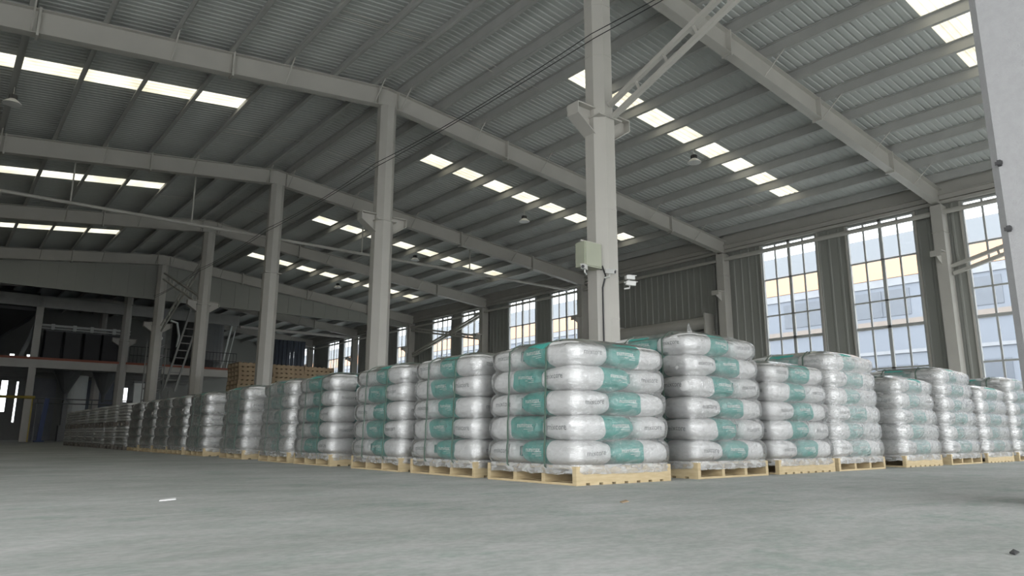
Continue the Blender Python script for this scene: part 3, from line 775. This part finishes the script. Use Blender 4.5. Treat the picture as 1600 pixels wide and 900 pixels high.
# far low loads, two pallets high
fl = MB(); rnd = random.Random(5); LOWN = ['first', 'second', 'third', 'fourth', 'fifth', 'sixth', 'seventh']
for i in range(7):
    y0 = 20.75 + i*1.5
    fo = film(4.014, y0, 6, 'left', '%s low double load at far left' % LOWN[i], True, 60+i, 0); fo.scale = (1, 1, 1.17/(PH + 6*LPITCH))
    for tier in range(2):
        zb = tier * .60
        pb = MB(); pb.box(4.0, 5.15, y0, y0+1.15, zb+.10, zb+.12)
        for q in range(3): pb.box(4.0, 5.15, y0 + q*.52, y0 + q*.52 + .09, zb, zb+.10)
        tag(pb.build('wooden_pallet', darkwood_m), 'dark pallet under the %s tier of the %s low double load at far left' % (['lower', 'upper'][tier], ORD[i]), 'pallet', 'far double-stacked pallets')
        for l in range(6):
            for u in range(2):
                for v in range(2):
                    me = SLOW[rnd.randrange(2)]; Mx = Matrix.Translation((4.0 + .29 + u*.57, y0 + .29 + v*.57, zb + .12 + .04 + l*.079)) @ Matrix.Diagonal((.57/A_, .57/B_, .084/T_, 1))
                    fl.add([Mx @ w_.co for w_ in me.vertices], [tuple(q.vertices) for q in me.polygons])
o = fl.build('thin_sacks', graybag_m, smooth=True); tag(o, 'thin grey wrapped sacks of the low double loads at far left', 'sacks', kind='stuff')

# stacks of empty pallets beyond the left row
ep = MB()
for i in range(4): ep.box(0, 1.12, .0 + i*.353, .06 + i*.353, .018, .125)
for i in range(7): ep.box(i*.17, i*.17+.10, 0, 1.12, .125, .145); ep.box(i*.17, i*.17+.10, 0, 1.12, 0, .018)
epo = ep.build('empty_pallet', oldwood_m); first = True
for s_i, (x, y, n) in enumerate(((7.9, 24.3, 19), (9.05, 24.3, 19), (10.2, 24.35, 19), (11.4, 24.3, 18))):
    for l in range(n):
        o = epo if first else epo.copy()
        if not first: C.objects.link(o)
        first = False; o.location = (x + rnd.uniform(-.02, .02), y + rnd.uniform(-.02, .02), l*.146)
        where = 'topmost' if l == n-1 else ('lowest' if l == 0 else ORD2[l] + ' from the floor')
        tag(o, 'worn empty pallet, %s in the %s stack behind the left row' % (where, ['leftmost', 'second', 'third', 'rightmost'][s_i]), 'pallet', 'stacked empty pallets')

# ------------------------------------------------------------------ mezzanine and plant at the far end
YM = CY(5)
m_ = empty('mezzanine', (0, YM, 0)); tag(m_, 'steel mezzanine floor with a red edge strip at far left', 'platform')
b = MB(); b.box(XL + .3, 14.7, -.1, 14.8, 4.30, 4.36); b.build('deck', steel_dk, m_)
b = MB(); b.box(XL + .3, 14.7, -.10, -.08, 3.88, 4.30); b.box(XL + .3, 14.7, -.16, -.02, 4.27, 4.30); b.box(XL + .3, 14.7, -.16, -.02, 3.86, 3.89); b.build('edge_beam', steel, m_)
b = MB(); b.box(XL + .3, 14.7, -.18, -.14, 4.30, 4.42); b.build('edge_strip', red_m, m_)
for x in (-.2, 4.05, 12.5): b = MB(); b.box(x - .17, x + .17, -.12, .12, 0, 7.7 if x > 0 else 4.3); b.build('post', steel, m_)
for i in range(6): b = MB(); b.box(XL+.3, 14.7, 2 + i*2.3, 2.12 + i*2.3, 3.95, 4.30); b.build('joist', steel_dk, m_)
b = MB()
for z in (4.85, 5.35): b.tube([(8.6, -.12, z), (14.6, -.12, z)], .02, 6)
for i in range(31): b.tube([(8.6 + i*.2, -.12, 4.36), (8.6 + i*.2, -.12, 5.35)], .012, 5)
b.build('railing', dark_m, m_)
for i, (x, hp) in enumerate(((5.25, 0), (6.25, 1), (7.28, 0), (8.25, 1))):
    r = empty('storage_hopper', (x, YM + 4.4, 0)); tag(r, 'black square storage hopper on the mezzanine, %s from the left' % ORD[i], 'hopper', 'mezzanine hoppers')
    b = MB(); b.box(-.45, .45, -.5, .5, 4.37, 6.35, ch=.04); b.build('bin', dark_m, r)
    b = MB(); b.box(-.47, .47, -.52, .52, 6.35, 6.42); b.tube([(0, 0, 6.4), (0, 0, 6.75)], .09, 8); b.build('lid', plant_m, r)
    if hp: b = MB(); b.tube([(0, 0, 4.28), (0, 0, 3.6), (0, 0, 2.75), (0, 0, 2.3)], [.85, .52, .12, .08], 14); b.build('discharge_cone', plant_m, r)
b = MB(); b.tube([(4.3, YM + 3.5, 6.62), (9.2, YM + 3.5, 6.62)], .07, 8); b.tube([(4.3, YM + 3.5, 6.45), (9.2, YM + 3.5, 6.45)], .04, 8)
for x in (5.1, 6.2, 7.1, 8.3): b.box(x-.09, x+.09, YM+3.4, YM+3.6, 6.38, 6.72)
tag(b.build('feed_pipe', tank_m), 'pale feed pipes running above the black hoppers', 'pipe')
r = empty('storage_tank', (7.0, YM + 6, 0)); tag(r, 'tall pale cylindrical tank under the mezzanine at far left', 'tank')
b = MB(); b.tube([(0, 0, .35), (0, 0, 3.95)], .6, 24); b.build('shell', tank_m, r, smooth=False)
b = MB()
for i in range(4): an = i*math.pi/2 + .7; b.bar((.5*math.cos(an), .5*math.sin(an), 0), (.5*math.cos(an), .5*math.sin(an), .4), .08)
b.build('legs', plant_m, r)
b = MB(); b.box(6.1, 6.35, YM+3.5, YM+3.9, .1, 2.3); b.box(6.0, 6.6, YM+3.4, YM+4.0, 0, .9); tag(b.build('feeder_machine', plant_m), 'dark feeder machine standing below the left hopper cone', 'machine')
b = MB(); b.bar((4.82, YM+.6, 0), (4.98, YM+.6, 2.3), .26, .22); b.box(4.6, 5.05, YM+.3, YM+.9, 0, .06); tag(b.build('blue_mast', blue_m), 'dark blue machine mast leaning under the mezzanine', 'machine')
b = MB(); b.tube([(-3, YM-.6, 2.28), (4.3, YM-.6, 2.28)], .075, 8); b.bar((-2, YM-.6, 0), (-2, YM-.6, 2.25), .1); b.bar((4.2, YM-.6, 0), (4.2, YM-.6, 2.25), .06)
tag(b.build('yellow_barrier', yellow_m), 'yellow horizontal barrier rail at the far left edge', 'barrier')
b = MB()
for z in (2.05, 2.3): b.tube([(4.5, YM+1.2, z), (10.5, YM+1.2, z)], .035, 6)
for x in (4.6, 7.2, 9.9): b.bar((x, YM+1.2, 0), (x, YM+1.2, 2.3), .05)
tag(b.build('guard_rail', plant_m), 'thin dark guard rail crossing in front of the pale tank', 'railing')
r = empty('wall_cabinet', (9.35, YM + .3, 2.1)); tag(r, 'pale flat cabinet panel beside the bright slit window', 'cabinet')
b = MB(); b.box(-.26, .26, -.1, .1, 0, 1.2); b.build('body', tank_m, r); b = MB(); b.box(-.3, .3, -.12, .12, 1.2, 1.3); b.build('top', plant_m, r)
b = MB(); b.box(-.3, .3, -.1, .1, -2.1, 0); b.build('stand', plant_m, r)
b = MB(); b.box(5.0, 6.3, YM+9, YM+9.1, 0, 3.9); tag(b.build('partition_board', ext_white), 'pale partition board behind the blue mast', 'partition')
b = MB(); b.box(7.9, 9.9, YM+9, YM+9.1, 0, 3.9); tag(b.build('partition_board', ext_grey), 'grey partition board behind the right hopper cone', 'partition')
# big sloped hopper at the far left
r = empty('sloped_hopper', (1.3, YM + 3, 0)); tag(r, 'huge dark sloping hopper at the upper left of the mezzanine', 'hopper')
b = MB(); v = []
for z, h in ((4.9, .5), (7.0, 2.75), (8.0, 2.75)):
    v += [(-h, -h*.8, z), (h, -h*.8, z), (h, h*.8, z), (-h, h*.8, z)]
b.add(v, [(3,2,1,0)] + [(4*i+q, 4*i+(q+1) % 4, 4*i+4+(q+1) % 4, 4*i+4+q) for i in range(2) for q in range(4)] + [(8,9,10,11)]); b.build('shell', dark_m, r)
b = MB(); b.bar((2.2, -2, 4.36), (2.95, -2, 7.0), .22, .2); b.build('chute', plant_m, r)
b = MB(); b.box(-.5, .5, -.4, .4, 4.36, 4.95); b.build('outlet', plant_m, r)
# silo on the right of the mezzanine
r = empty('steel_silo', (13.1, YM + 3.2, 0)); tag(r, 'wide grey steel silo behind the mezzanine railing', 'silo')
b = MB(); b.tube([(0, 0, 5.0), (0, 0, 7.9)], 1.55, 28); b.build('shell', plant_m, r)
b = MB(); b.tube([(0, 0, 5.0), (0, 0, 4.36)], [1.55, .9], 28); b.build('cone', plant_m, r)
b = MB(); b.bar((1.3, -1.0, 4.4), (1.75, -1.2, 7.6), .1); b.bar((1.6, -1.0, 4.4), (2.05, -1.2, 7.6), .05); b.build('pipe', tank_m, r)
# bucket elevator tower and ladder
r = empty('bucket_elevator', (8.95, 41.2, 0)); tag(r, 'grey bucket elevator tower with motor behind the fifth ridge column', 'machine')
b = MB(); b.box(-.12, .12, -.1, .1, 0, 6.6); b.box(.22, .42, -.1, .1, 0, 6.6); b.build('casing', plant_m, r)
b = MB(); b.box(-.2, .5, -.2, .2, 6.5, 6.95); b.build('head', plant_m, r)
b = MB(); b.tube([(-.3, -.2, 4.9), (.1, -.2, 4.9)], .13, 12); b.tube([(.2, -.2, 5.4), (.2, .1, 5.4)], .1, 12); b.box(-.2, .1, -.3, -.1, 3.9, 4.2); b.build('motor', tank_m, r)
b = MB()
for z in range(8): b.bar((-.45, -.25, z*.6+.3), (.5, -.25, z*.6+.9), .04); b.bar((-.45, -.25, z*.6+.3), (.5, -.25, z*.6+.3), .04)
for s in (-.45, .5): b.bar((s, -.25, 0), (s, -.25, 5.2), .05)
b.build('lattice_frame', steel_dk, r)
b = MB(); b.tube([(.6, -.1, 6.4), (.95, -.1, 6.3), (1.1, -.1, 5.6), (1.05, -.1, 5.0)], .06, 8); b.build('spout', tank_m, r)
r = empty('inclined_ladder', (9.35, 40.3, 0)); tag(r, 'steep steel access ladder between the fourth and fifth ridge columns', 'ladder')
for s in (0, .55): b = MB(); b.bar((s, 0, 2.6), (s + 1.05, 0, 7.3), .09, .09); b.build('rail', steel_dk, r)
for i in range(12): b = MB(); u = (i+.5)/12; b.bar((1.05*u, 0, 2.6+4.7*u), (1.05*u+.55, 0, 2.6+4.7*u), .04); b.build('rung', steel_dk, r)
b = MB(); b.bar((.3, 0, 0), (.3, 0, 2.6), .1); b.bar((1.3, 0, 0), (1.3, 0, 5.9), .1); b.build('support', steel_dk, r)
# dark curtain and right-hand far parts
b = MB(); n = 30
for i in range(20):
    x = 18.2 + i*.14; b.box(x, x+.13, YM+4.5+(.05 if i % 2 else 0), YM+4.56+(.05 if i % 2 else 0), 0, 7.1)
tag(b.build('hanging_curtain', curtain_m), 'tall dark blue strip curtain in the far corner by the last windows', 'curtain')
b = MB(); b.box(16.2, 16.5, YM-.15, YM+.15, 0, 7.9); b.box(14.7, 22.5, YM-.1, YM+.1, 7.0, 7.14)
tag(b.build('portal_frame', steel), 'slim grey portal frame before the dark blue curtain', 'frame')

# ------------------------------------------------------------------ litter on the floor
for nm, x, y, m, lb, sz in (('paper_scrap', 1.17, 4.68, paper_m, 'small white paper scrap on the floor at left', .05), ('rubber_scrap', 2.87, .90, dark_m, 'small black scrap on the floor at bottom right', .02),
                         ('wood_splinter', 3.24, 2.97, oldwood_m, 'thin dark splinter on the floor right of centre', .03), ('paper_scrap', -.1, 4.3, paper_m, 'faint pale scrap on the floor at the far left edge', .04)):
    b = MB(); vs = [(-sz, -sz*.4, .002), (sz*.8, -sz*.5, .006), (sz, sz*.4, .012), (-sz*.7, sz*.5, .004), (-sz, -sz*.4, .006), (sz*.8, -sz*.5, .010), (sz, sz*.4, .016), (-sz*.7, sz*.5, .009)]
    b.add(vs, [(0,1,2,3),(4,5,6,7),(0,1,5,4),(1,2,6,5),(2,3,7,6),(3,0,4,7)]); o = b.build(nm, m); o.location = (x, y, 0); tag(o, lb, 'litter')
